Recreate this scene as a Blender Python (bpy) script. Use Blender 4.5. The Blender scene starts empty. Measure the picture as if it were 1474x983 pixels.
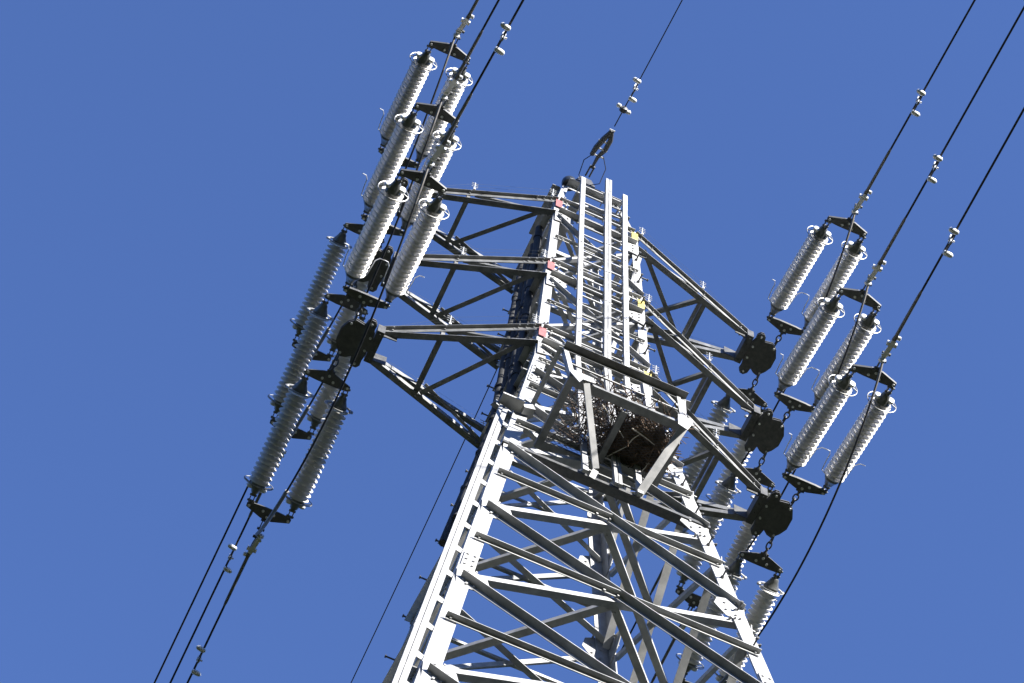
import bpy, math, random
from mathutils import Vector as V, Matrix

random.seed(7)
scn = bpy.context.scene
col = scn.collection

# ------------------------------------------------------------------ camera
cam_d = bpy.data.cameras.new("camera")
cam = bpy.data.objects.new("camera", cam_d)
col.objects.link(cam)
RIGHT = V((0.9121246, -0.4075505, 0.0439464))
UP = V((-0.3888201, -0.8262554, 0.4075794))
BACK = V((-0.1297983, -0.3888505, -0.9121117))
CAM = V((-5.72234, -14.53622, -32.20271))
m = Matrix((RIGHT, UP, BACK)).transposed().to_4x4()
m.translation = CAM
cam.matrix_world = m
cam_d.sensor_width = 36.0
cam_d.lens = 4004.4 / 1474 * 36.0
cam_d.clip_start = 0.5
cam_d.clip_end = 5000
scn.camera = cam

# ------------------------------------------------------------------ light
SUN_EL = math.radians(22)
SUN_AZ = math.radians(31)            # from -Y (towards the viewer) round to +X
to_sun = V((math.sin(SUN_AZ) * math.cos(SUN_EL), -math.cos(SUN_AZ) * math.cos(SUN_EL), math.sin(SUN_EL)))
world = bpy.data.worlds.new("World")
scn.world = world
world.use_nodes = True
nt = world.node_tree
sky = nt.nodes.new("ShaderNodeTexSky")
sky.sky_type = 'NISHITA'
sky.sun_disc = False
sky.sun_elevation = SUN_EL
sky.sun_rotation = math.atan2(to_sun.x, to_sun.y)
sky.altitude = 300
sky.air_density = 1.0
sky.dust_density = 0.0
sky.ozone_density = 6.5
bg = nt.nodes["Background"]
bg.inputs[1].default_value = 0.090
tint = nt.nodes.new("ShaderNodeMix")
tint.data_type = 'RGBA'; tint.blend_type = 'MULTIPLY'
tint.inputs["Factor"].default_value = 1.0
tint.inputs["B"].default_value = (1.04, .90, 1.04, 1)     # clear periwinkle sky
nt.links.new(sky.outputs[0], tint.inputs["A"])
nt.links.new(tint.outputs["Result"], bg.inputs[0])
sd = bpy.data.lights.new("sun", 'SUN')
sd.energy = 5.0
sd.angle = math.radians(0.5)
sd.color = (1.0, 0.955, 0.89)
sun = bpy.data.objects.new("sun", sd)
col.objects.link(sun)
sun.rotation_euler = (-to_sun).to_track_quat('-Z', 'Y').to_euler()
scn.view_settings.view_transform = 'Standard'
scn.view_settings.look = 'None'
scn.view_settings.exposure = 1.7
scn.view_settings.gamma = 1.0

# ------------------------------------------------------------------ materials
def mat(name, c1, c2, rough=0.5, metal=0.0, scale=8.0, detail=5.0, bump=0.0, rough2=None, spec=0.5, lo=.35, hi=.68, vary=0.0):
    mt = bpy.data.materials.new(name)
    mt.use_nodes = True
    t = mt.node_tree
    b = t.nodes["Principled BSDF"]
    tc = t.nodes.new("ShaderNodeTexCoord")
    nz = t.nodes.new("ShaderNodeTexNoise")
    nz.inputs["Scale"].default_value = scale
    nz.inputs["Detail"].default_value = detail
    nz.inputs["Roughness"].default_value = 0.65
    t.links.new(tc.outputs["Object"], nz.inputs["Vector"])
    cr = t.nodes.new("ShaderNodeValToRGB")
    cr.color_ramp.elements[0].position = lo
    cr.color_ramp.elements[1].position = hi
    cr.color_ramp.elements[0].color = (*c1, 1)
    cr.color_ramp.elements[1].color = (*c2, 1)
    t.links.new(nz.outputs["Fac"], cr.inputs["Fac"])
    if vary:
        oi = t.nodes.new("ShaderNodeObjectInfo")
        mv = t.nodes.new("ShaderNodeMapRange")
        mv.inputs["To Min"].default_value = 1 - vary
        mv.inputs["To Max"].default_value = 1 + vary
        t.links.new(oi.outputs["Random"], mv.inputs["Value"])
        vm = t.nodes.new("ShaderNodeVectorMath"); vm.operation = 'SCALE'
        t.links.new(cr.outputs["Color"], vm.inputs[0])
        t.links.new(mv.outputs["Result"], vm.inputs["Scale"])
        t.links.new(vm.outputs["Vector"], b.inputs["Base Color"])
    else:
        t.links.new(cr.outputs["Color"], b.inputs["Base Color"])
    b.inputs["Metallic"].default_value = metal
    b.inputs["Specular IOR Level"].default_value = spec
    if rough2 is None:
        b.inputs["Roughness"].default_value = rough
    else:
        mr = t.nodes.new("ShaderNodeMapRange")
        mr.inputs["To Min"].default_value = rough
        mr.inputs["To Max"].default_value = rough2
        t.links.new(nz.outputs["Fac"], mr.inputs["Value"])
        t.links.new(mr.outputs["Result"], b.inputs["Roughness"])
    if bump:
        bp = t.nodes.new("ShaderNodeBump")
        bp.inputs["Strength"].default_value = bump
        bp.inputs["Distance"].default_value = 0.01
        t.links.new(nz.outputs["Fac"], bp.inputs["Height"])
        t.links.new(bp.outputs["Normal"], b.inputs["Normal"])
    return mt

M = dict(
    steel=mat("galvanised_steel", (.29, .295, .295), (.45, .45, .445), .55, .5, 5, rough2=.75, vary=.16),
    arm=mat("shaded_galvanised_steel", (.13, .134, .134), (.25, .254, .254), .5, .5, 6, rough2=.65, vary=.12),  # same galvanised steel, colour darkened for shaded undersides of arms and platform
    plate=mat("dark_forged_steel", (.06, .062, .065), (.11, .112, .112), .45, .3, 14, rough2=.6),
    bright=mat("new_galvanised_fitting", (.55, .56, .57), (.72, .73, .73), .3, .25, 18),
    shed=mat("grey_glazed_porcelain", (.60, .585, .545), (.74, .725, .685), .30, .0, 3, rough2=.42, spec=.5, vary=.08),
    cap=mat("zinc_coated_cap", (.10, .105, .105), (.18, .185, .18), .35, .4, 20),
    ring=mat("dull_ring_metal", (.22, .225, .225), (.32, .325, .325), .4, .4, 10),
    wire=mat("weathered_aluminium_strand", (.02, .021, .024), (.04, .041, .044), .65, .0, 30, spec=.2),
    sleeve=mat("pressed_aluminium_sleeve", (.12, .115, .11), (.20, .19, .18), .5, .3, 20),
    red=mat("faded_red_paint", (.24, .07, .07), (.31, .11, .11), .6, 0, 20),
    yellow=mat("yellow_paint", (.38, .31, .06), (.46, .39, .11), .6, 0, 20),
    conduit=mat("dark_grey_conduit", (.025, .026, .027), (.055, .056, .056), .6, .0, 8, spec=.2),
    twig=mat("dry_twigs", (.03, .018, .011), (.20, .135, .09), .9, 0, 9),
    pale=mat("bleached_twigs", (.55, .51, .45), (.72, .68, .62), .85, 0, 12),
    lamp=mat("dark_plastic", (.02, .024, .028), (.035, .04, .045), .3, 0, 5),
    ground=mat("meadow_ground", (.012, .018, .006), (.032, .036, .018), .95, 0, .25, 8, spec=0.0, lo=.3, hi=.75),
)

# ------------------------------------------------------------------ mesh builder
class MB:
    def __init__(s):
        s.v = []; s.f = []
    def poly(s, vs, fs):
        o = len(s.v)
        s.v += [tuple(x) for x in vs]
        s.f += [tuple(i + o for i in f) for f in fs]
    def angle(s, a, b, e1, e2, w1, w2, t):
        """L-section bar from a to b: heel on the line a-b, one flange along e1, the other along e2"""
        a = V(a); b = V(b); ax = (b - a).normalized()
        e1 = V(e1); e1 = (e1 - ax * e1.dot(ax)).normalized()
        e2 = V(e2); e2 = (e2 - ax * e2.dot(ax)); e2 = (e2 - e1 * e2.dot(e1)).normalized()
        prof = [(0, 0), (w1, 0), (w1, t), (t, t), (t, w2), (0, w2)]
        vs = [p + e1 * x + e2 * y for p in (a, b) for x, y in prof]
        s.poly(vs, [(i, (i + 1) % 6, 6 + (i + 1) % 6, 6 + i) for i in range(6)] + [(0, 5, 4, 3), (0, 3, 2, 1), (6, 7, 8, 9), (6, 9, 10, 11)])
    def sweep_angle(s, pts, e1, e2, ws, t):
        e1 = V(e1); e2 = V(e2)
        n = len(pts)
        vs = [V(p) + e1 * x + e2 * y for p, w in zip(pts, ws) for x, y in [(0, 0), (w, 0), (w, t), (t, t), (t, w), (0, w)]]
        fs = [(k * 6 + i, k * 6 + (i + 1) % 6, k * 6 + 6 + (i + 1) % 6, k * 6 + 6 + i) for k in range(n - 1) for i in range(6)]
        q = (n - 1) * 6
        s.poly(vs, fs + [(0, 5, 4, 3), (0, 3, 2, 1), (q, q + 1, q + 2, q + 3), (q, q + 3, q + 4, q + 5)])
    def bar(s, a, b, u, w, h):
        """rectangular bar centred on a-b; w along u, h across"""
        a = V(a); b = V(b); ax = (b - a).normalized()
        u = V(u); u = (u - ax * u.dot(ax)).normalized(); q = ax.cross(u)
        vs = [p + u * x * w / 2 + q * y * h / 2 for p in (a, b) for x, y in ((-1, -1), (1, -1), (1, 1), (-1, 1))]
        s.poly(vs, [(0, 1, 5, 4), (1, 2, 6, 5), (2, 3, 7, 6), (3, 0, 4, 7), (3, 2, 1, 0), (4, 5, 6, 7)])
    def plate(s, pts, o, ex, ey, t):
        """flat plate: 2-D outline in (ex, ey) about o, thickness t centred"""
        o = V(o); ex = V(ex).normalized(); ey = V(ey); ey = (ey - ex * ey.dot(ex)).normalized(); n = ex.cross(ey)
        k = len(pts)
        vs = [o + ex * x + ey * y + n * z for z in (-t / 2, t / 2) for x, y in pts]
        s.poly(vs, [tuple(range(k - 1, -1, -1)), tuple(range(k, 2 * k))] + [(i, (i + 1) % k, k + (i + 1) % k, k + i) for i in range(k)])
    def tube(s, pts, r, n=8, closed=False, cap=True):
        pts = [V(p) for p in pts]; k = len(pts)
        rs = r if isinstance(r, (list, tuple)) else [r] * k
        tans = []
        for i in range(k):
            if closed: d = pts[(i + 1) % k] - pts[i - 1]
            else: d = pts[min(i + 1, k - 1)] - pts[max(i - 1, 0)]
            tans.append(d.normalized())
        ref = V((0, 0, 1)) if abs(tans[0].z) < .9 else V((1, 0, 0))
        u = (ref - tans[0] * ref.dot(tans[0])).normalized()
        vs = []
        for p, d, rr in zip(pts, tans, rs):
            u = (u - d * u.dot(d)).normalized(); w = d.cross(u)
            vs += [p + (u * math.cos(2 * math.pi * j / n) + w * math.sin(2 * math.pi * j / n)) * rr for j in range(n)]
        fs = [(i * n + j, i * n + (j + 1) % n, ((i + 1) % k) * n + (j + 1) % n, ((i + 1) % k) * n + j) for i in range(k if closed else k - 1) for j in range(n)]
        if cap and not closed:
            fs += [tuple(range(n - 1, -1, -1)), tuple((k - 1) * n + j for j in range(n))]
        s.poly(vs, fs)
    def lathe(s, prof, o=(0, 0, 0), ax=(0, 1, 0), n=28):
        """prof: (distance along ax, radius)"""
        o = V(o); ax = V(ax).normalized()
        ref = V((0, 0, 1)) if abs(ax.z) < .9 else V((1, 0, 0))
        u = (ref - ax * ref.dot(ax)).normalized(); w = ax.cross(u); k = len(prof)
        vs = [o + ax * d + (u * math.cos(2 * math.pi * j / n) + w * math.sin(2 * math.pi * j / n)) * r for d, r in prof for j in range(n)]
        fs = [(i * n + j, i * n + (j + 1) % n, (i + 1) * n + (j + 1) % n, (i + 1) * n + j) for i in range(k - 1) for j in range(n)]
        s.poly(vs, fs + [tuple(range(n - 1, -1, -1)), tuple((k - 1) * n + j for j in range(n))])
    def bolt(s, p, n, r=.015, h=.018):
        p = V(p); n = V(n).normalized()
        s.tube([p, p + n * h], r, 6)
    def build(s, name, material, parent=None, label=None, smooth=False):
        me = bpy.data.meshes.new(name)
        me.from_pydata(s.v, [], s.f)
        me.materials.append(material)
        import bmesh
        bm = bmesh.new(); bm.from_mesh(me)
        bmesh.ops.recalc_face_normals(bm, faces=bm.faces)
        bm.to_mesh(me); bm.free()
        if smooth:
            me.polygons.foreach_set("use_smooth", [True] * len(me.polygons))
            me.set_sharp_from_angle(angle=math.radians(38))
        o = bpy.data.objects.new(name, me)
        col.objects.link(o)
        if parent: o.parent = parent
        if label: o["label"] = label
        return o

def tag(o, label, cat=None, group=None, kind=None):
    if label: o["label"] = label
    if cat: o["category"] = cat
    if group: o["group"] = group
    if kind: o["kind"] = kind
    return o

def empty(name, loc=(0, 0, 0), rot=(0, 0, 0), parent=None):
    o = bpy.data.objects.new(name, None)
    o.empty_display_size = .2
    o.location = loc; o.rotation_euler = rot
    col.objects.link(o)
    if parent: o.parent = parent
    return o

def copy_tree(o, parent=None):
    c = o.copy(); col.objects.link(c)
    if parent: c.parent = parent
    for ch in list(o.children): copy_tree(ch, c)
    return c

X, Y, Z = V((1, 0, 0)), V((0, 1, 0)), V((0, 0, 1))
GROUND = -33.8

# ------------------------------------------------------------------ ground
g = MB()
# valley floor under the pylon; unseen ring of slopes added to block low skylight
NR, NA = 26, 96
gv = []
for i in range(NR):
    r = 3 + 1200 * (i / (NR - 1)) ** 1.7
    for j in range(NA):
        a_ = 2 * math.pi * j / NA
        k = min(1, max(0, (r - 130) / 420)); k = k * k * (3 - 2 * k)
        h = 135 * (1 + .22 * math.sin(3 * a_ + 1) + .14 * math.sin(7 * a_) + .05 * math.sin(17 * a_ + r * .02)) * k
        gv.append((r * math.cos(a_), r * math.sin(a_), GROUND + h))
gf = [(i * NA + j, i * NA + (j + 1) % NA, (i + 1) * NA + (j + 1) % NA, (i + 1) * NA + j) for i in range(NR - 1) for j in range(NA)] + [tuple(range(NA))]
g.poly(gv, gf)
tag(g.build("ground", M["ground"], smooth=True), None, None, None, "structure")

# ------------------------------------------------------------------ tower
TOP, PEAK = 5.95, 7.05
def W(z):
    if z > TOP: return .66 - (z - TOP) * .15
    if z > -.15: return .826 - .028 * z
    return .830 + .121 * (-.15 - z)
def C(sx, sy, z): return V((sx * W(z), sy * W(z), z))

tower = empty("transmission_tower", (0, 0, GROUND))
tag(tower, "tall sunlit galvanised lattice steel pylon with three pairs of arms, seen from below", "pylon")
INV = V((0, 0, -GROUND))
def part(mb, name, mt, parent=tower, label=None, smooth=False):
    """build a part whose coordinates are in world space below the tower empty"""
    o = mb.build(name, mt, parent, label, smooth)
    if parent is tower: o.location = INV
    return o

# legs, with step bolts on two of them
legs = {}
zz = [PEAK, TOP, 2.5, -.15, -.35, -6, -14, -24, GROUND]
LEGW = [.105, .12, .15, .175, .18, .19, .21, .24]
for sx in (-1, 1):
    for sy in (-1, 1):
        b = MB()
        b.sweep_angle([C(sx, sy, z) for z in zz[1:]], (-sx, 0, 0), (0, -sy, 0), LEGW, .016)
        # splice plates on the front flange
        for zs in (-.6, -7.6, -15.5):
            p = C(sx, sy, zs); q = C(sx, sy, zs - .7)
            b.bar(p + V((-sx * .10, sy * .011, 0)), q + V((-sx * .10, sy * .011, 0)), X, .15, .016)
            for k in range(5):
                for dx in (.06, .14):
                    c = p.lerp(q, (k + .5) / 5)
                    b.bolt(c + V((-sx * dx, sy * .018, 0)), (0, sy, 0))
        legs[sx, sy] = part(b, "leg", M["steel"])
        pb = MB()
        pb.angle(C(sx, sy, TOP - .25), C(sx, sy, PEAK), (-sx, 0, 0), (0, -sy, 0), .09, .09, .01)
        part(pb, "peak_post", M["steel"])

sb = MB()
sb.tube([(0, 0, 0), (0, 0, .13)], .011, 8)
sb.tube([(0, 0, .125), (0, 0, .142)], .02, 6)
sb.tube([(0, 0, .0), (0, 0, .022)], .022, 6)
proto_bolt = None
for (sx, sy) in ((1, -1), (-1, 1)):
    for k in range(30):
        z = 5.2 - k * .42
        p = C(sx, sy, z)
        if k % 2: p = p + V((-sx * (.06 if z > -.2 else .10), sy * .002, 0)); rot = (math.pi / 2 * (1 if sy < 0 else -1), 0, 0)
        else: p = p + V((sx * .002, -sy * (.06 if z > -.2 else .10), 0)); rot = (0, math.pi / 2 * sx, 0)
        if proto_bolt is None:
            o = proto_bolt = sb.build("step_bolt", M["plate"])
        else:
            o = proto_bolt.copy(); col.objects.link(o)
        o.parent = legs[sx, sy]; o.location = p; o.rotation_euler = rot

FACES = {'front': ((-1, -1), (1, -1), V((0, -1, 0))), 'right': ((1, -1), (1, 1), V((1, 0, 0))),
         'back': ((1, 1), (-1, 1), V((0, 1, 0))), 'left': ((-1, 1), (-1, -1), V((-1, 0, 0)))}
def brace(name, a, b, n, outer, w1, w2, off=0.0, t=.009, bolts=True, inset=.06, mt='steel', parent=tower, mid=False):
    """angle bar lying on the tower face with normal n; outer bars hang their web below an outstanding top
    flange, inner bars carry the outstanding flange inwards along the bottom edge"""
    a = V(a); b = V(b); ax = (b - a).normalized(); n = V(n)
    n = (n - ax * n.dot(ax)).normalized(); p = ax.cross(n)
    if p.z < 0: p = -p
    a = a + ax * inset; b = b - ax * inset
    m_ = MB()
    if outer:
        o = n * (.003 + off) + p * (w1 / 2)
        m_.angle(a + o, b + o, -p, n, w1, w2, t)
        bo = n * (.003 + off + t)
    else:
        o = -n * (.021 + off) - p * (w1 / 2)
        m_.angle(a + o, b + o, p, -n, w1, w2, t)
        bo = n * (-.021 - off)
    if bolts:
        for e, d in ((a, ax), (b, -ax)):
            for k in (.05, .12, .19)[:bolts if bolts is not True else 2]:
                m_.bolt(e + d * k + bo, n, .014, .016 if outer else .05)
    if mid:
        c_ = (a + b) / 2
        for k in (-.16, -.08, 0, .08, .16):
            m_.bolt(c_ + ax * k + bo + p * (.018 if k in (-.08, .08) else -.012), n, .016, .02 if outer else .05)
    return part(m_, name, M[mt], parent)

ZL = [5.05, 2.457, 0.0]             # arm tip heights, top to bottom
# upper mast: a frame of two horizontals at each arm, crossed bars between
seq = []
for k, z in enumerate(ZL):
    seq.append((z + .78, z + .24))
for fn, (cl, cr, n) in FACES.items():
    front = fn == 'front'
    for k, (zt, zb) in enumerate(seq):
        brace("horizontal_brace", C(*cl, zt), C(*cr, zt), n, True, .07, .065, .004)
        brace("horizontal_brace", C(*cl, zb), C(*cr, zb), n, True, .07, .10, .004)
        brace("diagonal_brace", C(*cl, zt - .05), C(*cr, zb + .06), n, False, .05, .06)
        nxt = seq[k + 1][0] if k < 2 else (-.95 if fn in ('front', 'left') else -1.45)
        brace("diagonal_brace", C(*cl, zb - .12), C(*cr, nxt + .12), n, True, .06, .07, .0)
        brace("diagonal_brace", C(*cl, nxt + .12), C(*cr, zb - .12), n, False, .05, .065)
        zm = (zb + nxt) / 2
        brace("horizontal_brace", C(*cl, zm), C(*cr, zm), n, True, .04, .045, .012)
# plan bracing inside the mast
for z in [s_[0] for s_ in seq] + [s_[1] for s_ in seq]:
    b = MB(); a_, b_ = C(-1, 1, z), C(1, -1, z); d = (b_ - a_).normalized() * .1
    b.angle(a_ + d, b_ - d, (1, 1, 0), (0, 0, 1), .06, .06, .008)
    part(b, "plan_brace", M["steel"])
    b = MB(); a_, b_ = C(-1, -1, z - .07), C(1, 1, z - .07)
    b.angle(a_ + V((.1, .1, 0)), b_ - V((.1, .1, 0)), (1, -1, 0), (0, 0, 1), .06, .06, .008)
    part(b, "plan_brace", M["steel"])
# lower body: staggered panels, crossed bars with a thin mid rail
PANELS = {'front': [-.95, -2.35, -4.05, -6.15, -8.3, -10.75, -13.6, -17, -21, -26, GROUND + .1],
          'right': [-1.45, -3.05, -4.85, -6.55, -8.7, -11.2, -14.1, -17.5, -21.5, -26.5, GROUND + .1],
          'back': [-1.45, -3.05, -4.95, -7.1, -9.5, -12, -15, -18.5, -22.5, -27, GROUND + .1],
          'left': [-.95, -2.35, -4.05, -6.15, -8.3, -10.75, -13.6, -17, -21, -26, GROUND + .1]}
for fn, (cl, cr, n) in FACES.items():
    pz = PANELS[fn]
    for k in range(len(pz) - 1):
        za, zb = pz[k], pz[k + 1]
        zm = za + (zb - za) * W(za) / (W(za) + W(zb))
        big = 1.0 if za > -12 else 1.25
        brace("diagonal_brace", C(*cl, za), C(*cr, zb), n, fn != 'right', .078 * big, .095 * big, .0, bolts=3)
        brace("diagonal_brace", C(*cl, zb + .12), C(*cr, za - .12), n, fn == 'right', .07 * big, .085 * big, .0, bolts=3)
        if fn in ('front', 'back'):
            brace("horizontal_brace", C(*cl, zm), C(*cr, zm), n, True, .05 * big, .068 * big, .012, bolts=1, mid=True)
fz = PANELS['front']
for k in range(7):
    def cross(fn):
        za, zb = PANELS[fn][k], PANELS[fn][k + 1]
        return za + (zb - za) * W(za) / (W(za) + W(zb)) - .02
    zf, zr, zl, zk_ = cross('front'), cross('right'), cross('left'), cross('back')
    F, R_, B, L_ = V((0, -W(zf) + .03, zf)), V((W(zr) - .03, 0, zr)), V((0, W(zk_) - .03, zk_)), V((-W(zl) + .03, 0, zl + .02))
    for a_, b_, out_ in ((F, L_, (-1, -1, 0)), (F, R_, (1, -1, 0))):
        b = MB(); b.angle(a_, b_, (0, 0, 1), [-q for q in out_], .06, .085, .008)
        for e_, d_ in ((a_, b_ - a_), (b_, a_ - b_)):
            b.bolt(e_ + d_.normalized() * .12 - Z * .001 + V([-q * .04 for q in out_]), -Z, .014, .016)
        part(b, "plan_brace", M["steel"])

# gusset plates on the leg faces
def gusset(sx, sy, z, n, inw, w, h, o=.006):
    b = MB(); p = C(sx, sy, z) + V(n) * o + V(inw) * .02
    k = random.uniform(.8, 1.1)
    b.plate([(0, -h * .5), (w * .62, -h * .42 * k), (w, -h * .05), (w * .9, h * .28), (w * .35, h * .5), (0, h * .5)], p, inw, (0, 0, 1), .010)
    for x, y in ((.3, .3), (.3, -.3), (.62, -.2), (.66, .12), (.3, 0)):
        b.bolt(p + V(inw) * (w * x) + Z * (h * y) + V(n) * .005, n)
    part(b, "gusset_plate", M["steel"])
for zt, zb in seq:
    for sx in (-1, 1):
        gusset(sx, -1, zb - .16, (0, -1, 0), (-sx, 0, 0), .30, .34, .024)
        gusset(sx, 1, zb - .16, (0, 1, 0), (-sx, 0, 0), .30, .34, .024)
for z in PANELS['front'][1:6]:
    for sx in (-1, 1): gusset(sx, -1, z, (0, -1, 0), (-sx, 0, 0), .36, .42, .019)
for z in PANELS['back'][:6]:
    gusset(1, 1, z, (0, -1, 0), (-1, 0, 0), .34, .62, .0)
    gusset(1, 1, z, (1, 0, 0), (0, -1, 0), .32, .5, .006)
for z in PANELS['right'][1:6]:
    gusset(1, -1, z, (1, 0, 0), (0, 1, 0), .32, .42, .006)

# top frame that carries the earth wire
for fn, (cl, cr, n) in FACES.items():
    brace("peak_beam", C(*cl, PEAK - .06), C(*cr, PEAK - .06), n, True, .12, .13, .006)
    brace("diagonal_brace", C(*cl, TOP + .05), C(*cr, PEAK - .2), n, False, .05, .06)
b = MB()
b.angle((-.26, -.62, PEAK + .02), (-.26, .62, PEAK + .02), (1, 0, 0), (0, 0, 1), .14, .10, .012)
part(b, "peak_beam", M["steel"])
b = MB()
b.plate([(-.16, 0), (.16, 0), (.09, .22), (-.09, .22)], (-.20, -.66, PEAK - .02), (1, 0, 0), (0, 0, 1), .016)
b.plate([(-.16, 0), (.16, 0), (.09, .22), (-.09, .22)], (-.20, .66, PEAK - .02), (1, 0, 0), (0, 0, 1), .016)
part(b, "earth_wire_bracket", M["plate"])
b = MB()
b.lathe([(0, .10), (.03, .115), (.10, .115), (.16, .09), (.19, .04), (.195, .002)], (-.41, -.52, PEAK + .02), (0, 0, 1), 20)
part(b, "beacon", M["lamp"], smooth=True)

# phase colour marks on the two front legs
for z in ZL:
    for sx, c in ((-1, 'red'), (1, 'yellow')):
        b = MB(); p = C(sx, -1, z + .62)
        b.bar(p + V((-sx * .058, -.030, .13)), p + V((-sx * .058, -.030, -.13)), X, .10, .004)
        part(b, "phase_mark", M[c], label=("faded red" if sx < 0 else "pale yellow") + " paint band on the leg")

# ------------------------------------------------------------------ cross arms
def cross_arm(s, zk):
    zt, zb = zk + .78, zk + .24
    tipx = 2.69
    n_f, n_r = V((0, -1, 0)), V((0, 1, 0))
    root = MB()
    def P(front, top, t):
        z0 = zt if top else zb
        a = C(s, -1 if front else 1, z0)
        e = V((s * tipx, -.17 if front else .17, zk + (.17 if top else .04)))
        return a.lerp(e, t)
    # front chords
    root.angle(P(1, 1, -.02), P(1, 1, 1), (0, 0, -1), (0, -1, 0), .095, .058, .01)
    root.angle(P(1, 0, -.02) + Y * .05, P(1, 0, 1) + Y * .05, (0, 0, 1), (0, -1, 0), .07, .088, .01)
    root.angle(P(0, 1, .0), P(0, 1, 1), (0, 0, -1), (0, 1, 0), .085, .10, .01)
    root.angle(P(0, 0, .0), P(0, 0, 1), (0, 0, 1), (0, 1, 0), .085, .082, .01)
    # splice plates and bolts
    for fr in (0, 1):
        for tp in (0, 1):
            n = n_f if fr else n_r
            a, b2 = P(fr, tp, .03), P(fr, tp, .16)
            root.bar(a + n * .008 + Z * (.045 if not tp else -.045), b2 + n * .008 + Z * (.045 if not tp else -.045), Z, .08, .012)
            for t in (.03, .08, .13, .6, .93):
                root.bolt(P(fr, tp, t) + n * .014 + Z * (.045 if not tp else -.045), n, .013, .012)
                root.bolt(P(fr, tp, t) + Z * -.016 + (V((0, .05, 0)) if (not tp or not fr) else V((0, -.05, 0))), -Z, .012, .012)
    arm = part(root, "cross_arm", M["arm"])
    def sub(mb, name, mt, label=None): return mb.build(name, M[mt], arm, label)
    T = .59
    # plan struts between front and rear chords
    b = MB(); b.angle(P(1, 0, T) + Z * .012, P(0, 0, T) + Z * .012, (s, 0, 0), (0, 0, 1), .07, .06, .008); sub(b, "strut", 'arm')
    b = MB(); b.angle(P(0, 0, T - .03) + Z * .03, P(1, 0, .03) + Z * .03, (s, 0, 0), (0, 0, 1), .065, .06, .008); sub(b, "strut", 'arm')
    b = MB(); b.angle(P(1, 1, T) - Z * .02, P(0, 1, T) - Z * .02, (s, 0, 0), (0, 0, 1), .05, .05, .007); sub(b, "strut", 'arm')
    if s > 0:
        b = MB(); b.angle(P(1, 0, T - .02) + Z * .05, P(0, 0, .02) + Z * .05, (s, 0, 0), (0, 0, 1), .065, .06, .008); sub(b, "strut", 'arm')
    for fr in (0, 1):
        n = n_f if fr else n_r
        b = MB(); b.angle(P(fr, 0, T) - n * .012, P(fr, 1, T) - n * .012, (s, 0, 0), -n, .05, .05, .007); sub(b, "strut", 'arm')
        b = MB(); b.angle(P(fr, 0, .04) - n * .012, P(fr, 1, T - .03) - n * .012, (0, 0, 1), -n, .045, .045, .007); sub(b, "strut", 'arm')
    # tip: end box and the octagonal hanging plate
    b = MB()
    for yy in (-.185, .185):
        b.plate([(-.22, -.03), (.03, -.05), (.05, .03), (.03, .19), (-.22, .21)], (s * tipx, yy, zk + .02), (s, 0, 0), (0, 0, 1), .012)
    b.bar((s * (tipx + .01), -.235, zk + .07), (s * (tipx + .01), .235, zk + .07), X, .10, .20)
    b.bar((s * (tipx + .07), -.10, zk + .0), (s * (tipx + .07), .10, zk + .0), X, .10, .04)
    for yy in (-.19, -.07, .07, .19):
        b.bolt((s * (tipx + .01), yy, zk - .03), -Z, .016, .02)
    sub(b, "tip_gusset", 'plate')
    out = [(-.22, -.15), (-.195, -.22), (-.20, -.29), (-.165, -.335), (-.115, -.34), (-.075, -.305), (-.06, -.235), (.07, -.255), (.15, -.19), (.205, -.07), (.205, .10), (.155, .20), (.07, .30), (.0, .28), (-.06, .235), (-.075, .32), (-.12, .365), (-.175, .36), (-.21, .315), (-.205, .24), (-.22, .15)]
    b = MB()
    for zo in (.0, .05):
        b.plate([(s * x, y) for x, y in out], (s * 2.98, 0, zk - .03 + zo), X, Y, .016)
    sub(b, "tip_plate", 'plate')
    for x, y in ((-.135, -.285), (-.14, .31), (.11, -.19), (.09, .245), (-.185, -.10), (-.185, .09)):
        b = MB(); b.bolt((s * (2.98 + x), y, zk - .036), -Z, .017, .026); sub(b, "pin", 'bright')
    # rods and fine cords that keep birds off the chords
    for t in (.03, .58):
        for fr in (1, 0):
            p = P(fr, 1, t) + V((0, 0, .01)); n = n_f if fr else n_r
            b = MB()
            b.bar(p + n * .05, p + n * .05 + Z * .05, X, .035, .05)
            b.tube([p + n * .05, p + n * .07 + Z * .26], .007, 6)
            for h in (.12, .19, .25):
                b.tube([p + n * .06 + Z * h + V((-.05, 0, 0)), p + n * .06 + Z * h + V((.05, 0, 0))], .005, 6)
            sub(b, "bird_guard_post", 'bright')
    for fr in (1, 0):
        n = n_f if fr else n_r
        b = MB()
        for h in (.13, .25):
            b.tube([P(fr, 1, .03) + n * .06 + Z * h, P(fr, 1, .58) + n * .06 + Z * h, P(fr, 1, 1) + Z * .04], .0011, 4)
        sub(b, "bird_guard_cord", 'cap')
    return arm
for zk in ZL:
    for s in (-1, 1): cross_arm(s, zk)

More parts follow.
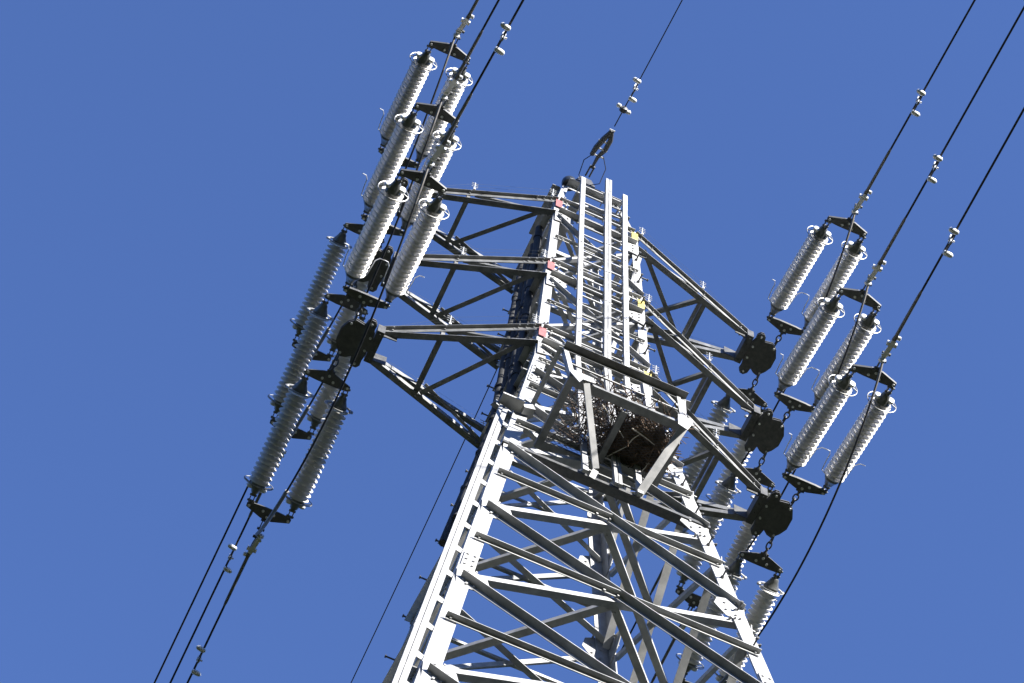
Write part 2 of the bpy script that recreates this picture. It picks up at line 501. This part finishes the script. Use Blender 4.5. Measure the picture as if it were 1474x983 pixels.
# ------------------------------------------------------------------ ladder, conduits, cable rail
lad = empty("ladder", (0, 0, 0), parent=tower); lad.location = INV
def ly(z): return -(W(min(z, TOP)) + .15) if z > -.15 else -(W(z) + .10)
lz = [7.2, 5.9, -.1, -4.0]
def lp(x, z): return V((x, ly(z), z))
def lrail(x, top, name, w=.07, d=.045):
    b = MB(); zs = [top, 5.0, -.1, -4.0]
    for a_, c_ in zip(zs[:-1], zs[1:]):
        b.bar(lp(x, a_), lp(x, c_ - .002), X, w, d)
    for k in range(9):
        z = top - .5 - k * 1.1
        b.bolt(lp(x, z) + V((0, -d / 2, 0)), (0, -1, 0), .012, .012)
    b.build(name, M["steel"], lad)
lrail(-.30, 6.78, "rail"); lrail(.385, 6.80, "rail")
lrail(.085, 7.15, "rail", .042, .05); lrail(.138, 7.15, "rail", .042, .05)
rp = None
for k in range(32):
    z = 6.55 - k * .335
    b = MB(); b.angle(lp(-.30, z) + V((0, .012, 0)), lp(.385, z) + V((0, .012, 0)), (0, 0, -1), (0, 1, 0), .022, .028, .005)
    b.build("rung", M["steel"], lad)
for zt, zb in seq + [(PEAK - .3, -1.0)]:
    for z in (zt, zb):
        for x in (-.30, .11, .385):
            b = MB()
            b.bar((x, ly(z) + .02, z), (x, -W(z) + .02, z), Z, .05, .012)
            b.build("ladder_bracket", M["steel"], lad)

# dark pipes running up the left face, and the pale cable rail beside the near left leg
for y0, r, zt in ((-.42, .055, 5.3), (-.22, .045, 5.0), (.30, .05, 5.4), (.05, .04, 4.8)):
    b = MB()
    b.tube([V((-W(z) - .08, y0 * W(z) / .8, z)) for z in (zt, 2.5, -.15, -2.4, -3.4)], r, 12)
    for k in range(8):
        z = zt - .4 - k; p = V((-W(z) - .08, y0 * W(z) / .8, z))
        b.tube([p - Z * .03, p + Z * .03], r + .012, 12)
    part(b, "conduit", M["conduit"], smooth=True)
b = MB()
rp = [V((-W(z) - .165, -W(z) - .02, z)) for z in (-2.75, -6, -12, -20, -30)]
for a_, c_ in zip(rp[:-1], rp[1:]):
    b.bar(a_, c_, X, .045, .05)
    b.bar(a_ + V((.062, .015, 0)), c_ + V((.062, .015, 0)), X, .06, .05)
part(b, "cable_rail", M["steel"])
for k in range(20):
    z = -3.2 - k * .72
    b = MB(); p = V((-W(z) - .15, -W(z) + .012, z))
    b.plate([(0, -.05), (.30, -.16), (.30, -.11), (.05, .05), (0, .05)], p, X, Z, .012)
    b.bolt(p + V((.27, -.006, -.13)), (0, -1, 0))
    part(b, "rail_bracket", M["steel"])
b = MB()
z = -2.55
b.angle((-W(z) - .26, -W(z) - .06, z - .1), (-W(z) + .75, -W(z) + .32, z + .02), (0, 0, -1), (0, 1, 0), .10, .10, .01)
b.bar((-W(z) - .22, -W(z) - .10, z - .10), (-W(z) + .06, -W(z) - .10, z - .10), Z, .03, .16)
b.bar((-W(z) + .05, -W(z) - .09, z - .10), (-W(z) + .19, -W(z) - .09, z - .05), Z, .14, .10)
part(b, "rail_support", M["steel"])

# ------------------------------------------------------------------ platform
plat = empty("platform", (0, 0, 0), parent=tower); plat.location = INV
def pb(name, fn, mt='steel', label=None):
    b = MB(); fn(b); return b.build(name, M[mt], plat, label)
PZ, X0, X1, Y0, Y1 = -3.2, -.80, .64, -2.06, -1.17
def bm_(*a): return lambda b: b.angle(*a)
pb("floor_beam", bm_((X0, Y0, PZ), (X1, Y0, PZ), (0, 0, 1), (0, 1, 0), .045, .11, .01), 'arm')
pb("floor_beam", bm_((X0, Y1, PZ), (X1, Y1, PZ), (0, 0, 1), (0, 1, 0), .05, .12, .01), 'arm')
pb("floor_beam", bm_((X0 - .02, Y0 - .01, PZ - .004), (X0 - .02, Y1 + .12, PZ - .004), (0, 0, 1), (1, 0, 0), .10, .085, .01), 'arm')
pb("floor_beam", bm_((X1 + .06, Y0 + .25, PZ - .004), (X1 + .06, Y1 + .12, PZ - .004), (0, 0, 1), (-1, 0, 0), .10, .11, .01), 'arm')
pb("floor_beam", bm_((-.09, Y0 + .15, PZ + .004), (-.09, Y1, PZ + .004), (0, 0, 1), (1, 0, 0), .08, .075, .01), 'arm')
# heavy beam across the tower face and the two pale knee braces that stand on it
pb("support_beam", bm_((-1.30, -1.345, -3.99), (1.30, -1.345, -3.99), (0, 0, 1), (0, 1, 0), .05, .12, .012), 'plate')  # dark material puts the platform's shadow into the beam colour
pb("knee_brace", lambda b: (b.angle((-.655, Y0 - .02, PZ - .02), (-.215, -1.42, -3.90), (1, 0, 0), (0, 1, 1), .075, .03, .008), b.angle((-.215, -1.42, -3.90), (-.235, -1.36, -4.0), (1, 0, 0), (0, 1, 1), .075, .03, .008)))
pb("knee_brace", bm_((.60, Y0 - .03, PZ - .02), (.33, -1.36, -3.98), (1, 0, 0), (0, 1, 1), .065, .05, .009))
pb("knee_brace", bm_((.70, Y0 - .02, PZ - .02), (.43, -1.35, -3.98), (-1, 0, 0), (0, 1, 1), .035, .05, .009))
pb("gusset_plate", lambda b: b.plate([(-.10, -.16), (.02, -.22), (.09, .02), (.09, .10), (-.10, .10)], (.64, Y0 - .035, PZ + .03), X, Z, .010))
pb("gusset_plate", lambda b: b.plate([(-.09, .10), (-.09, .0), (.02, -.16), (.06, -.05), (.22, -.02), (.22, .10)], (-.73, Y0 - .035, PZ + .02), X, Z, .010))
# handrail and posts
HZ = -2.50
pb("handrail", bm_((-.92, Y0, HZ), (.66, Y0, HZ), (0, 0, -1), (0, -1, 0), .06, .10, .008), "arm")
pb("handrail", lambda b: b.tube([(-.83, Y0, HZ - .36), (.64, Y0, HZ - .38)], .013, 8))
pb("handrail", bm_((.66, Y0, HZ), (.72, Y1 - .02, HZ), (0, 0, -1), (1, 0, 0), .05, .07, .008))
pb("handrail", bm_((-.92, Y0, HZ), (-.92, Y1 - .02, HZ + .02), (0, 0, -1), (-1, 0, 0), .05, .05, .008))
pb("post", bm_((-.92, Y0 - .006, HZ), (-.81, Y0 - .006, PZ + .02), (1, 0, 0), (0, 1, 0), .06, .07, .008))
pb("post", bm_((.10, Y0 - .006, HZ), (.15, Y0 - .006, PZ + .06), (1, 0, 0), (0, 1, 0), .075, .07, .008))
pb("post", bm_((.66, Y0 - .006, HZ), (.67, Y0 - .006, PZ + .02), (-1, 0, 0), (0, 1, 0), .075, .07, .008))
pb("post", lambda b: b.bar((.56, Y0 - .02, HZ - .06), (.60, Y0 - .02, PZ + .12), X, .05, .012))
pb("toe_board", lambda b: b.bar((.22, Y0 + .12, PZ + .30), (.60, Y0 + .3, PZ + .26), Z, .16, .01))
# expanded-metal floor
def mesh_floor(b):
    s_ = .038; th = .0035
    L = X1 - X0 - .10; D = Y1 - Y0 - .05; x0 = X0 + .07; y0 = Y0 + .05; z = PZ + .066
    import itertools
    for sg in (1, -1):
        c = -3.0
        while c < 3.0:
            # clipped line  y = sg*0.55*x + c
            pts = []
            xa, xb = 0, L
            k = sg * .55
            ya, yb = k * xa + c, k * xb + c
            lo, hi = (xa, xb)
            if k > 0: lo = max(lo, (0 - c) / k); hi = min(hi, (D - c) / k)
            else: lo = max(lo, (D - c) / k); hi = min(hi, (0 - c) / k)
            if hi - lo > .03:
                b.bar((x0 + lo, y0 + k * lo + c, z + sg * .003), (x0 + hi, y0 + k * hi + c, z + sg * .003), Z, .004, th)
            c += s_
pb("floor_mesh", mesh_floor, 'plate')

# ------------------------------------------------------------------ nest on the platform
nest = empty("bird_nest", (.18, -1.68, PZ + .085))
tag(nest, "dark tangled twig nest lying on the mesh floor of the pylon platform", "nest")
def twig(b, c, d, ln, r):
    k = 4; pts = []
    d = d.normalized(); q = V((random.gauss(0, 1), random.gauss(0, 1), random.gauss(0, .4)))
    for i in range(k):
        t = i / (k - 1) - .5
        pts.append(c + d * (t * ln) + q * (.09 * ln * (1 - 4 * t * t)))
    b.tube(pts, [r, r, r * .8, r * .45], 5)
b = MB()
for i in range(720):
    a_ = random.uniform(0, 2 * math.pi); rr = math.sqrt(random.random())
    x = .13 + rr * .36 * math.cos(a_); y = .16 + rr * .31 * math.sin(a_); z = random.uniform(0, .24) * (1 - .4 * rr)
    twig(b, V((x, y, z)), V((-math.sin(a_) + random.gauss(0, .7), math.cos(a_) + random.gauss(0, .7), random.gauss(0, .22))), random.uniform(.18, .5), random.uniform(.004, .009))
for i in range(340):
    x = random.uniform(-.8, .44); y = random.uniform(-.33, .44); z = random.uniform(0, .09)
    twig(b, V((x, y, z)), V((random.gauss(0, 1), random.gauss(0, 1), random.gauss(0, .12))), random.uniform(.15, .6), random.uniform(.003, .0075))
b.build("twigs", M["twig"], nest, smooth=True)
b = MB()
for c, d, ln in (((.10, -.02, -.045), (1, .25, 0), .34), ((.02, .05, -.05), (.4, -1, 0), .16), ((-.10, .30, -.04), (.7, -1, 0), .30), ((.26, .38, -.04), (.35, -1, .1), .26), ((-.30, -.05, -.04), (1, .7, 0), .5),
                 ((.50, .25, .03), (1, -.2, .2), .45), ((-.55, .1, -.03), (.2, 1, 0), .4)):
    twig(b, V(c), V(d), ln, .008)
b.build("twigs", M["pale"], nest, label="bleached pale twigs poking out below", smooth=True)

# ------------------------------------------------------------------ insulators
SL = .2                                   # droop of every string
TILT = math.atan(SL)
ARM = {5.05: "top", 2.457: "middle", 0.0: "lowest"}
SIDE = {-1: "left", 1: "right"}
RUN = {-1: "upwards", 1: "downwards"}

def ring_pts(c, rx, rz, a0, a1, n=28):
    return [V(c) + V((rx * math.cos(a0 + (a1 - a0) * i / n), 0, rz * math.sin(a0 + (a1 - a0) * i / n))) for i in range(n + 1)]

def make_insulator(front):
    """local +Y runs from the tower yoke (0) to the conductor yoke (1.90)"""
    o = empty("insulator")
    n = 19; y0, y1 = .255, 1.60; p = (y1 - y0) / n
    R, r = .145, .05
    prof = [(y0 - .03, r)]
    for k in range(n):
        a = y0 + k * p
        # umbrella-shaped shed that opens towards the tower
        prof += [(a + p * .02, r), (a + p * .16, r + .022), (a + p * .40, R - .020), (a + p * .54, R - .004), (a + p * .62, R), (a + p * .70, R - .002), (a + p * .73, R - .007), (a + p * .70, R - .012), (a + p * .46, r + .045), (a + p * .34, r + .018), (a + p * .36, r)]
    prof += [(y1 + .03, r)]
    b = MB(); b.lathe(prof, n=36); b.build("shed_stack", M["shed"], o, smooth=True)
    for far in (0, 1):
        b = MB()
        q = [(.07, .026), (.10, .030), (.12, .052), (.16, .064), (.225, .098), (.235, .106), (.262, .106), (.27, .07)]
        if far: b.lathe([(1.855 - d, rr) for d, rr in reversed(q)], n=24)
        else: b.lathe(q, n=24)
        yy = 1.855 if far else 0.0; sg = -1 if far else 1
        for sx in (-1, 1):
            b.bar((sx * .026, yy + sg * -.02, 0), (sx * .026, yy + sg * .10, 0), X, .012, .05)
        b.tube([(-.05, yy + sg * .0, 0), (.05, yy + sg * .0, 0)], .016, 8)
        b.tube([(-.045, yy + sg * .08, 0), (.045, yy + sg * .08, 0)], .016, 8)
        b.build("end_cap", M["cap"], o, smooth=True)
    # conductor-side arcing ring, open at the top, with two bright saddles
    b = MB()
    yr = 1.60
    b.tube(ring_pts((0, yr, 0), .20, .185, math.radians(-235), math.radians(55), 36), .0072, 8)
    b.tube([(-.20, yr, 0), (-.12, yr + .03, 0), (.12, yr + .03, 0), (.20, yr, 0)], .008, 8)
    b.build("arcing_ring", M["ring"], o, smooth=True)
    b = MB()
    for sx in (-1, 1):
        b.lathe([(0, .01), (.008, .045), (.03, .058), (.055, .05), (.07, .012)], (sx * .085, yr + .035, 0), Y, 16)
    b.build("ring_saddle", M["bright"], o, smooth=True)
    b = MB()
    if front:
        for sx in (-1, 1):
            b.tube([(sx * .05, .20, .05), (sx * .16, .26, .06), (sx * .175, .42, .07), (sx * .18, .52, .06), (sx * .215, .60, .02), (sx * .27, .63, -.02)], .007, 6)
        b.build("arcing_horn", M["bright"], o, smooth=True)
    else:
        b.tube(ring_pts((0, .26, 0), .18, .16, 0, 2 * math.pi, 32), .009, 8)
        b.tube([(-.18, .26, 0), (-.10, .235, 0), (.10, .235, 0), (.18, .26, 0)], .009, 8)
        for sx in (-1, 1):
            b.lathe([(0, .01), (.012, .03), (.035, .03), (.045, .01)], (sx * .17, .24, .0), Y, 10)
        b.build("arcing_ring", M["ring"], o, smooth=True)
    return o

protos = {}
SX = 3.07                                 # string centre line
def place(o, s, d, zk, dx, y, turn=0.0):
    o.location = (s * SX + dx, d * y, zk - SL * y)
    o.rotation_euler = (-TILT, 0, (0 if d > 0 else math.pi) + turn)

for d in (-1, 1):
    for zk in ZL:
        for s in (-1, 1):
            for dx in (-.272, .272):
                if d not in protos: o = protos[d] = make_insulator(d < 0)
                else: o = copy_tree(protos[d])
                place(o, s, d, zk, dx, .645)
                tag(o, "grey ribbed rod insulator running %s from the %s %s arm, %s of its pair" % (RUN[d], ARM[zk], SIDE[s], "left" if dx < 0 else "right"), "insulator",
                    "rod insulators strung %s from the arms" % RUN[d])

# yoke plates: a link and a lozenge plate at each end of every pair
def make_yoke(near):
    o = empty("yoke_plate")
    b = MB()
    w = .272
    k = -1 if near else 1
    out = [(-w - .035, -.02 * k), (-w - .01, -.045 * k), (-.13, -.055 * k), (.13, -.055 * k), (w + .01, -.045 * k), (w + .035, -.02 * k), (w + .03, .025 * k), (.075, .10 * k), (-.075, .10 * k), (-w - .03, .025 * k)]
    b.plate(out, (0, 0, 0), X, Y, .034)
    b.build("plate", M["plate"], o)
    for x, y in ((-w, 0), (w, 0), (0, .06 * k), (-.075, .0), (.075, .0)):
        b = MB()
        b.lathe([(-.04, .011), (-.038, .019), (-.024, .019), (-.0235, .012), (.0235, .012), (.024, .02), (.038, .02), (.04, .011)], (x, y, 0), Z, 8)
        b.build("pin", M["bright"], o)
    if near:
        b = MB()
        y = -.08
        b.lathe([(0, .03), (.03, .034), (.06, .03), (.075, .018), (.10, .016), (.12, .022), (.13, .01)], (0, y, 0), -Y, 12)
        b.bar((-.055, y - .035, 0), (.055, y - .035, 0), Z, .03, .03)
        b.tube([(.033 * math.cos(q), y - .165 + .058 * math.sin(q), .006 * math.cos(q)) for q in [2 * math.pi * i / 20 for i in range(20)]], .0105, 8, closed=True)
        b.tube([(.0, y - .205, .03), (0, y - .23, .034), (0, y - .30, .03)], .012, 8)
        b.tube([(.0, y - .205, -.03), (0, y - .23, -.034), (0, y - .30, -.03)], .012, 8)
        b.tube([(.0, y - .205, -.03), (0, y - .195, 0), (0, y - .205, .03)], .012, 8)
        b.build("shackle", M["plate"], o, smooth=True)
    return o
yp = {}
for near in (True, False):
    for d in (-1, 1):
        for zk in ZL:
            for s in (-1, 1):
                if near not in yp: o = yp[near] = make_yoke(near)
                else: o = copy_tree(yp[near])
                place(o, s, d, zk, 0, .63 if near else 2.525)
                tag(o, "dark yoke plate at the %s end of insulators running %s from the %s %s arm" % ("arm" if near else "wire", RUN[d], ARM[zk], SIDE[s]), "yoke plate",
                    "yoke plates joining the insulator pairs")

# sideways drift of each line per metre
DIRS = {(1, -1, 5.05): -.03, (1, -1, 2.457): -.04, (1, -1, 0.0): -.052, (-1, -1, 5.05): .044, (-1, -1, 2.457): .044, (-1, -1, 0.0): .046,
        (-1, 1, 5.05): -.026, (-1, 1, 2.457): -.026, (-1, 1, 0.0): -.026, (1, 1, 5.05): -.03, (1, 1, 2.457): -.03, (1, 1, 0.0): -.03}

# strain clamps that grip the conductors
def make_clamp():
    o = empty("strain_clamp")               # origin on the far yoke, local +Y away from the tower
    b = MB()
    for sx in (-1, 1):
        b.bar((sx * .022, .05, 0), (sx * .022, .23, 0), X, .012, .045)
    b.tube([(-.05, .085, 0), (.05, .085, 0)], .018, 8); b.tube([(-.05, .21, 0), (.05, .21, 0)], .018, 8)
    b.tube([(0, .20, 0), (0, .40, 0)], .020, 10)
    b.tube([(-.055, .33, .0), (.055, .33, .0)], .022, 8)
    b.build("link", M["plate"], o)
    b = MB()
    b.tube([(0, .36, 0), (0, .42, 0), (0, .52, 0), (0, .58, 0), (0, .62, 0), (0, 1.30, 0), (0, 1.36, 0)], [.020, .028, .030, .030, .024, .021, .015], 12)
    b.build("sleeve", M["sleeve"], o, smooth=True)
    b = MB()
    b.bar((-.06, .50, -.02), (.07, .50, -.02), Z, .05, .05)
    b.bar((.0, .56, -.03), (.03, .30, -.07), X, .06, .02)
    b.tube([(-.01, .34, -.065), (.07, .34, -.065)], .014, 6)
    b.lathe([(0, .01), (.01, .045), (.045, .05), (.07, .02)], (.03, .24, -.075), Y, 12)
    b.lathe([(0, .01), (.01, .03), (.05, .03), (.055, .01)], (-.075, .60, -.0), X, 10)
    b.build("jumper_lug", M["bright"], o, smooth=True)
    return o
cp = None
for d in (-1, 1):
    for zk in ZL:
        for s in (-1, 1):
            if cp is None: o = cp = make_clamp()
            else: o = copy_tree(cp)
            place(o, s, d, zk, 0, 2.56, -d * math.atan(DIRS[s, d, zk]))
            tag(o, "metal strain clamp gripping the wire beyond the insulators running %s from the %s %s arm" % (RUN[d], ARM[zk], SIDE[s]), "wire clamp", "strain clamps on the wires")

# power cables
def cable_pt(s, d, zk, y):
    """conductor centre at distance y from the arm along the line"""
    dxs = DIRS.get((s, d, zk), 0.0)
    z = zk - SL * y if y < 3.6 else zk - SL * 3.6 - (SL * (y - 3.6) - .0011 * (y - 3.6) ** 2)
    return V((s * SX + dxs * (y - 2.6), d * y, z))
for d in (-1, 1):
    for zk in ZL:
        for s in (-1, 1):
            b = MB()
            ys = [3.5 + i * .5 for i in range(12)] + [10 + i * 3 for i in range(12)]
            b.tube([cable_pt(s, d, zk, y) for y in ys], .0145, 8)
            o = b.build("power_cable", M["wire"], smooth=True)
            tag(o, "dark thin power line running %s from the %s %s arm" % (RUN[d], ARM[zk], SIDE[s]), "power line", "power lines strung from the pylon arms")

# jumper loops passing under each arm tip
def jumper(s, zk, sag, dx):
    b = MB()
    A = V((s * SX - .03 , -2.80, zk - SL * 2.80 - .09)); B = V((s * SX - .03, 2.80, zk - SL * 2.80 - .09))
    n = 36; pts = []
    for i in range(n + 1):
        t = i / n
        p = A.lerp(B, t); k = 1 - (2 * t - 1) ** 2
        p.z -= sag * (k ** .8); p.x += dx * math.sin(math.pi * t)
        pts.append(p)
    b.tube(pts, .0135, 8)
    o = b.build("jumper_cable", M["wire"], smooth=True)
    b = MB(); b.tube(pts[:4], [.017, .016, .016, .012], 8); b.build("sleeve", M["sleeve"], o, smooth=True)
    b = MB(); b.tube(pts[-8:], .026, 8); b.build("sleeve", M["sleeve"], o, smooth=True)
    tag(o, "slack jumper wire looping under the tip of the %s %s arm" % (ARM[zk], SIDE[s]), "jumper wire", "jumper wires under the arm tips")
for zk in ZL:
    for s in (-1, 1): jumper(s, zk, .95, .10)

# vibration dampers
def make_damper():
    o = empty("vibration_damper")
    b = MB()
    b.bar((0, -.03, .03), (0, .03, .03), X, .05, .05); b.bar((0, -.025, .02), (0, .025, .02), X, .03, .16)
    b.tube([(-.03, 0, .0), (.05, 0, .0)], .014, 6)
    b.build("clamp", M["bright"], o)
    b = MB(); b.tube([(-.01, -.20, -.05), (0, -.1, -.06), (0, .1, -.06), (.01, .20, -.05)], .008, 6); b.build("messenger", M["plate"], o)
    for sg in (-1, 1):
        b = MB()
        b.lathe([(0, .012), (.010, .028), (.025, .034), (.08, .037), (.115, .033), (.135, .018), (.14, .004)], (sg * -.03, sg * .155, -.05), (sg, sg * .12, 0), 18)
        b.build("weight", M["bright"], o, smooth=True)
    return o
dp = None
def damper(p, dirv, label):
    global dp
    if dp is None: o = dp = make_damper()
    else: o = copy_tree(dp)
    o.location = p
    o.rotation_euler = (math.atan2(dirv.z, math.hypot(dirv.x, dirv.y)), 0, math.atan2(-dirv.x, dirv.y))
    tag(o, label, "vibration damper", "dumbbell dampers clipped on the wires")
for s, d, zk, y in ((1, -1, 5.05, 4.72), (1, -1, 2.457, 4.72), (1, -1, 0.0, 4.68), (-1, -1, 0.0, 4.75), (-1, 1, 2.457, 4.5), (-1, 1, 0.0, 4.68)):
    a_ = cable_pt(s, d, zk, y); v_ = cable_pt(s, d, zk, y + .3) - a_
    damper(a_ + V((0, 0, -.02)), -v_ if d < 0 else v_, "pale dumbbell damper on the wire running %s from the %s %s arm" % (RUN[d], ARM[zk], SIDE[s]))

# earth wire with its strain fittings
EX = -.20
def ew(d, y): return V((EX, d * y, 7.2 - .27 * (y - .72) + .012 * (y - .72) ** 2)) if y < 8 else V((EX, d * y, 7.2 - .27 * 7.28 + .012 * 7.28 ** 2 - .1 * (y - 8)))
for d in (-1, 1):
    b = MB(); b.tube([ew(d, y) for y in [1.7 + i * .4 for i in range(15)] + [8 + i * 4 for i in range(9)]], .0085, 8)
    o = b.build("earth_wire", M["wire"], smooth=True)
    tag(o, "thin single earth wire running %s from the very top of the pylon" % RUN[d], "earth wire")
    t = empty("earth_wire_clamp")
    tag(t, "dark forked clamp holding the earth wire that runs %s from the pylon top" % RUN[d], "wire clamp")
    b = MB()
    p0, p1, p2, p3 = ew(d, .72), ew(d, .92), ew(d, 1.25), ew(d, 1.72)
    b.tube([p0 + V((-.03, 0, 0)), p1 + V((-.03, 0, 0)), p1 + V((.03, 0, 0)), p0 + V((.03, 0, 0))], .014, 8)
    b.tube([ew(d, .9) + V((-.04, 0, 0)), ew(d, .9) + V((.04, 0, 0))], .025, 8)
    b.build("shackle", M["plate"], t, smooth=True)
    b = MB()
    b.tube([ew(d, .9), ew(d, 1.1), p2 + V((.05, 0, .02)), ew(d, 1.45) + V((.05, 0, 0)), ew(d, 1.62)], [.02, .03, .04, .04, .03], 8)
    b.tube([ew(d, 1.1) + V((-.10, 0, 0)), p2 + V((-.09, 0, 0)), ew(d, 1.45) + V((-.045, 0, 0)), ew(d, 1.62)], [.035, .045, .045, .03], 8)
    b.build("fork", M["plate"], t, smooth=True)
    for y in (1.12, 1.25, 1.38, 1.62):
        b = MB()
        b.tube([ew(d, y) + V((-.115 if y < 1.5 else -.045, 0, 0)), ew(d, y) + V((.085 if y < 1.5 else .045, 0, 0))], .014, 6)
        b.build("bolt", M["bright"], t)
    b = MB()
    for sx in (-1, 1):
        b.tube([ew(d, 1.15) + V((sx * .07, 0, 0)), ew(d, 1.0) + V((sx * .18, 0, -.1)), ew(d, .8) + V((sx * .17, 0, -.3)), V((EX + sx * .06, d * .68, 6.98))], .007, 6)
    b.build("bonding_lead", M["wire"], t, smooth=True)
b = empty("wire_spacer"); tag(b, "small pale star-shaped clip on the earth wire just above its forked clamp", "wire clip")
q = MB(); c = ew(-1, 2.02)
q.lathe([(-.05, .03), (-.03, .06), (.03, .06), (.05, .03)], c, Y, 12); q.build("body", M["plate"], b, smooth=True)
q = MB()
for sx in (-1, 1): q.lathe([(0, .02), (.01, .035), (.06, .035), (.08, .01)], c + V((sx * .05, .02 * sx, .02)), (sx, 0, .3), 10)
q.build("lug", M["bright"], b, smooth=True)
damper(ew(-1, 2.42), ew(-1, 2.2) - ew(-1, 2.42), "pale dumbbell damper on the earth wire above the pylon top")
bpy.context.view_layer.update()
